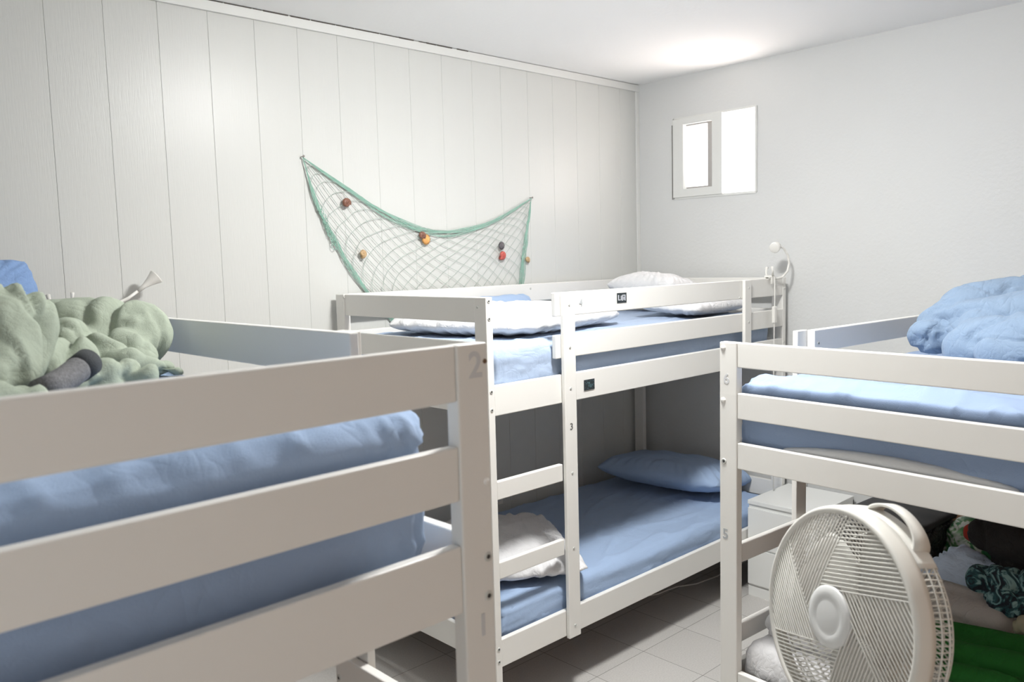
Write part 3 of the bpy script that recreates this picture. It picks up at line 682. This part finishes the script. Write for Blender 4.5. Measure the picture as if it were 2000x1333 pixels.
for k in range(9):
    w_ = random.uniform(0, .034); ph = random.uniform(0, 6)
    strand(lambda t: S(0, t) + Vector((w_ * min(1, t * 2.2) * (1 - .3 * t) + .004 * math.sin(t * 30 + ph) * min(1, 3 * t), 0, 0)))
for k in range(9):
    w_ = random.uniform(0, .040); ph = random.uniform(0, 6)
    strand(lambda t: S(1, t) - Vector((w_ * min(1, t * 1.6) + .004 * math.sin(t * 26 + ph) * min(1, 3 * t), 0, 0)))
# knotty clump part way down the left edge
for k in range(10):
    c = Vector((-.058 + .012 * random.random(), .985, 1.935 - k * .018)); c.x += k * .0075
    add_tube(rope, [c + Vector((.012 * math.cos(a * .9), .002 * math.sin(a), .014 * math.sin(a * .9))) for a in range(8)], .0013, 5, caps=False)
local(obj('gathered_edge', rope, M['net'], root))
for p in ((-.116, .990, 2.145), (1.206, .990, 2.018)):
    local(obj('nail', lathe([(0, -.012), (.0045, -.012), (.005, -.010), (.0018, -.009), (.0018, .012), (0, .012)], 12, Matrix.Translation(p) @ Matrix.Rotation(-PI / 2, 4, 'X')), M['nail'], root, True))
def shell(x, zz, kind, m, r, rot=0):
    bm = bmesh.new()
    if kind == 'snail':
        pts = []; rr = []
        for i in range(34):
            a = i * .42; q = i / 33
            rad = r * (1 - q) * .55; pts.append(Vector((rad * math.cos(a), -q * r * .7, rad * math.sin(a)))); rr.append(r * .52 * (1 - q) + .0008)
        add_tube(bm, pts, rr, 10)
    else:
        n = 40
        cen = bm.verts.new((0, -r * .38, -.1 * r)); rim = []; mid = []
        for i in range(n):
            a = 2 * PI * i / n; rad = r * (1 + .10 * math.cos(a * 14)) * (.92 + .08 * math.sin(a))
            rim.append(bm.verts.new((rad * math.cos(a), 0, rad * math.sin(a)))); mid.append(bm.verts.new((.6 * rad * math.cos(a), -r * .28 * (1 + .15 * math.cos(a * 14)), .6 * rad * math.sin(a))))
        for i in range(n):
            j = (i + 1) % n; bm.faces.new((rim[i], rim[j], mid[j], mid[i])); bm.faces.new((mid[i], mid[j], cen))
        bm.faces.new(rim)
    bmesh.ops.transform(bm, matrix=Matrix.Translation((x, .982, zz)) @ Matrix.Rotation(rot, 4, 'Y'), verts=bm.verts)
    o = local(obj('shell', bm, M[m], root, True)); return o
for a in ((.078, 1.958, 'snail', 'shellbrown', .024, .4, 'dark brown snail shell'), (.150, 1.741, 'snail', 'shelltan', .021, 2, 'tan snail shell'), (.478, 1.820, 'snail', 'shellbrown', .022, 1, 'brown snail shell'),
          (.502, 1.800, 'scallop', 'shellorange', .027, .3, 'orange scalloped shell'), (.980, 1.768, 'scallop', 'shellgrey', .022, 0, 'dark grey shell'), (.980, 1.722, 'snail', 'shellred', .025, 2.4, 'red shell'), (1.158, 1.695, 'snail', 'shelltan', .018, 1.2, 'tan brown shell')):
    s_ = shell(*a[:6]); s_['label'] = a[6]

# ---------------------------------------------------------------- fan
FC = Vector((-.3278, -1.4031, .9695)); az, el = 2.6902, .1495
fn = Vector((math.cos(el) * math.cos(az), math.cos(el) * math.sin(az), math.sin(el)))
fu = Vector((0, 0, 1)).cross(fn).normalized(); fv = fn.cross(fu)
fan = empty('pedestal_fan', 'round white caged fan with a carry handle in the right foreground', 'fan', (FC.x + .06, FC.y - .03, 0))
FM = Matrix.Translation(-fan.location) @ Matrix.Translation(FC) @ Matrix((fu, fv, fn)).transposed().to_4x4()   # local z = front, x = viewer's right-hand turn, y = up
Rf = .215
def fobj(name, bm, m, smooth=True, par=None):
    bmesh.ops.transform(bm, matrix=FM, verts=bm.verts); return obj(name, bm, m, par or fan, smooth)
fobj('front_ring', lathe([(Rf - .012, -.004), (Rf - .012, .001), (Rf - .006, .005), (Rf, .003), (Rf + .003, -.004), (Rf + .005, -.020), (Rf + .004, -.034), (Rf - .002, -.034), (Rf - .003, -.010), (Rf - .012, -.004)], 96), M['fanw'])
# front grille: six pinwheel sectors of parallel bars
gr = bmesh.new(); r0 = .058; r1 = Rf - .008
def dome(x, y): r = math.hypot(x, y); return .018 * (1 - (r / Rf) ** 2) - .002
base = math.radians(14.0)
sign = 1
for k in range(6):
    # boundary direction of this sector and of its neighbour, going clockwise as seen from the front
    th1 = base - k * PI / 3; th2 = th1 - PI / 3
    d1 = Vector((math.cos(th1), math.sin(th1))); d2 = Vector((math.cos(th2), math.sin(th2)))
    # tangent start points on the hub circle
    p1 = Vector((-d1.y, d1.x)) * r0 * .92; p2 = Vector((-d2.y, d2.x)) * r0 * .92
    nrm2 = Vector((-d2.y, d2.x)); j = 0
    while j < 27:
        off = j * .00785; q = p2 + nrm2 * off
        # where this line leaves boundary line 1: solve q + d2*t = p1 + d1*s
        det = d2.x * -d1.y + d2.y * d1.x
        rhs = p1 - q
        t = (rhs.x * -d1.y + rhs.y * d1.x) / det
        # exit at ring
        b_ = q.dot(d2); c_ = q.length_squared - r1 * r1
        if b_ * b_ - c_ < 0: break
        te = -b_ + math.sqrt(b_ * b_ - c_); ts = max(t, -b_ - math.sqrt(b_ * b_ - c_))
        if j == 0: ts = max(0, ts)
        # keep clear of the hub
        if te - ts < .006: 
            j += 1; continue
        pts = []
        for i in range(9):
            P_ = q + d2 * (ts + (te - ts) * i / 8)
            pts.append((P_.x, P_.y, dome(P_.x, P_.y)))
        add_tube(gr, pts, .0018, 5, caps=False); j += 1
fobj('front_grille', gr, M['fanw'])
rg = bmesh.new()
for rr in (.095, .125, .155, .185):
    add_tube(rg, [(rr * math.cos(a * PI / 36), rr * math.sin(a * PI / 36), dome(rr, 0) - .003) for a in range(72)], .0013, 5, closed=True)
fobj('grille_ring', rg, M['fanw'])
fobj('hub_cap', lathe([(0, .0205), (.030, .0205), (.034, .0195), (.037, .0205), (.046, .0215), (.057, .0195), (.061, .016), (.062, .006), (0, .006)], 48), M['hub'])
# rear cage
rc = bmesh.new(); nb = 120
for k in range(nb):
    a = 2 * PI * k / nb; ca, sa = math.cos(a), math.sin(a)
    add_tube(rc, [(ca * r, sa * r, z_) for r, z_ in ((Rf + .001, -.032), (Rf + .004, -.045), (Rf + .002, -.070), (Rf - .010, -.085), (Rf - .05, -.105), (.12, -.120), (.075, -.125))], .0016, 4, caps=False)
for rr, z_ in ((Rf + .0045, -.047), (Rf + .003, -.066), (Rf - .010, -.086), (.165, -.106), (.12, -.121)):
    add_tube(rc, [(rr * math.cos(a * PI / 36), rr * math.sin(a * PI / 36), z_) for a in range(72)], .0019, 5, closed=True)
fobj('rear_cage', rc, M['fanw'])
fobj('motor_housing', lathe([(0, -.17), (.05, -.17), (.066, -.16), (.078, -.135), (.078, -.122), (.055, -.118), (.05, -.075), (0, -.075)], 48), M['fanw'])
for k in range(3):
    a0 = 2 * PI * k / 3 + .5; bl = bmesh.new(); g = []
    for i in range(13):
        r = .03 + (.185 - .03) * i / 12; row = []
        for j in range(11):
            t = j / 10; a = a0 + (t - .5) * (1.25 + .35 * math.sin(PI * i / 12)) + .35 * i / 12
            row.append(Vector((r * math.cos(a), r * math.sin(a), -.052 + (t - .5) * .040 * (1 - .3 * i / 12))))
        g.append(row)
    th = Vector((0, 0, .002)); up_ = [[bl.verts.new(q + th) for q in r_] for r_ in g]; dn = [[bl.verts.new(q) for q in r_] for r_ in g]
    for i in range(12):
        for j in range(10):
            bl.faces.new((up_[i][j], up_[i + 1][j], up_[i + 1][j + 1], up_[i][j + 1])); bl.faces.new((dn[i][j], dn[i][j + 1], dn[i + 1][j + 1], dn[i + 1][j]))
    for i in range(12):
        bl.faces.new((up_[i][0], dn[i][0], dn[i + 1][0], up_[i + 1][0])); bl.faces.new((up_[i][10], up_[i + 1][10], dn[i + 1][10], dn[i][10]))
    for j in range(10):
        bl.faces.new((up_[0][j], up_[0][j + 1], dn[0][j + 1], dn[0][j])); bl.faces.new((up_[12][j], dn[12][j], dn[12][j + 1], up_[12][j + 1]))
    fobj('blade', bl, M['fanw'])
fobj('rotor_hub', lathe([(0, -.030), (.03, -.032), (.036, -.040), (.036, -.078), (0, -.078)], 32), M['fanw'])
# arched carry handle on top: flat strap bent over the rear half
hb = bmesh.new(); prev = None; H0 = Rf + .003
for i in range(25):
    a = PI * i / 24; x_ = .068 * math.cos(a); hgt = .032 * math.sin(a) ** .75
    yb = math.sqrt(H0 ** 2 - x_ * x_) - .004
    nx_, ny_ = math.cos(a), math.sin(a)
    P0 = Vector((x_, yb + hgt, 0)); nn = Vector((nx_ * .9, ny_ + .15, 0)).normalized() * .003
    zc = -.058; wz = .013 + .006 * abs(math.cos(a)) ** 3
    cur = [hb.verts.new(P0 + nn + Vector((0, 0, zc + wz))), hb.verts.new(P0 + nn + Vector((0, 0, zc - wz))), hb.verts.new(P0 - nn + Vector((0, 0, zc - wz))), hb.verts.new(P0 - nn + Vector((0, 0, zc + wz)))]
    if prev:
        for q in range(4): hb.faces.new((prev[q], prev[(q + 1) % 4], cur[(q + 1) % 4], cur[q]))
    else: hb.faces.new(cur)
    prev = cur
hb.faces.new(prev)
bmesh.ops.rotate(hb, verts=hb.verts, cent=(0, 0, 0), matrix=Matrix.Rotation(math.radians(-18), 3, 'Z'))
fobj('handle', hb, M['fanw'])
# solid saddle under the handle
sd = bmesh.new(); prev = None
for i in range(21):
    a = PI / 2 - math.radians(18) + (i / 20 - .5) * .95; cur = []
    for r, z_ in ((Rf + .0050, -.034), (Rf + .007, -.045), (Rf + .006, -.072), (Rf - .001, -.082), (Rf - .002, -.072), (Rf + .001, -.034)):
        cur.append(sd.verts.new((r * math.cos(a), r * math.sin(a), z_)))
    if prev:
        for q in range(6): sd.faces.new((prev[q], prev[(q + 1) % 6], cur[(q + 1) % 6], cur[q]))
    else: sd.faces.new(cur)
    prev = cur
sd.faces.new(prev); fobj('handle_mount', sd, M['fanw'])
# stand
mo = (FM @ Vector((0, 0, -.155)))
bm = bmesh.new(); add_tube(bm, [mo + Vector((0, 0, .0)), mo + Vector((0, 0, -.10)), Vector((mo.x, mo.y, .60)), Vector((mo.x, mo.y, .03))], [.030, .020, .016, .018], 20)
obj('pole', bm, M['fanw'], fan, True)
obj('base', lathe([(0, .035), (.025, .034), (.035, .024), (.16, .016), (.17, .008), (.17, 0), (0, 0)], 48, Matrix.Translation((mo.x, mo.y, 0))), M['fanw'], fan, True)

# ---------------------------------------------------------------- small fittings
t = empty('wall_outlet', 'small white wall socket low on the panelling beside the lower bunk', 'outlet', (.92, YF, .468))
obj('cover_plate', bx(-.03, .03, -.010, 0, -.035, .035, bev=.003), M['plasticw'], t)
obj('socket', lathe([(0, .002), (.015, .002), (.017, .004), (.019, 0), (0, -.001)], 20, Matrix.Translation((0, -.010, 0)) @ Matrix.Rotation(PI / 2, 4, 'X')), M['hub'], t, True)
cb = obj('power_cable', tube([(1.20, .42, .004), (1.29, .37, .004), (1.38, .325, .004), (1.45, .322, .004), (1.52, .312, .004), (1.62, .262, .004), (1.78, .242, .004), (1.95, .25, .004), (2.06, .24, .012), (2.10, .22, .08), (2.112, .17, .30), (2.112, .12, .40)], .0035, 8), M['plasticw'], None, True)
tag(cb, 'thin white power cable lying on the floor under the lower bunk', 'cable')
pg = empty('power_plug', 'white plug on the window wall just above the nightstand', 'plug', (XR, -.085, .56))
obj('plug_body', bx(-.030, 0, -.014, .014, -.020, .030, bev=.004), M['plasticw'], pg)
obj('cord', tube([(-.018, 0, -.018), (-.016, 0, -.06), (-.012, .004, -.14)], .004, 8), M['plasticw'], pg, True)
fx = empty('ceiling_lamp', 'round white ceiling lamp in the middle of the ceiling, above the frame', 'lamp', (LAMP[0], LAMP[1], H))
obj('housing', lathe([(0, 0), (.165, 0), (.172, -.004), (.172, -.026), (.163, -.030), (.158, -.026), (0, -.026)], 48), M['plasticw'], fx, True)
obj('glass_dome', lathe([(.158, -.027), (.156, -.045), (.145, -.062), (.12, -.078), (.085, -.089), (.045, -.095), (0, -.097)], 40), M['lampglow'], fx, True)
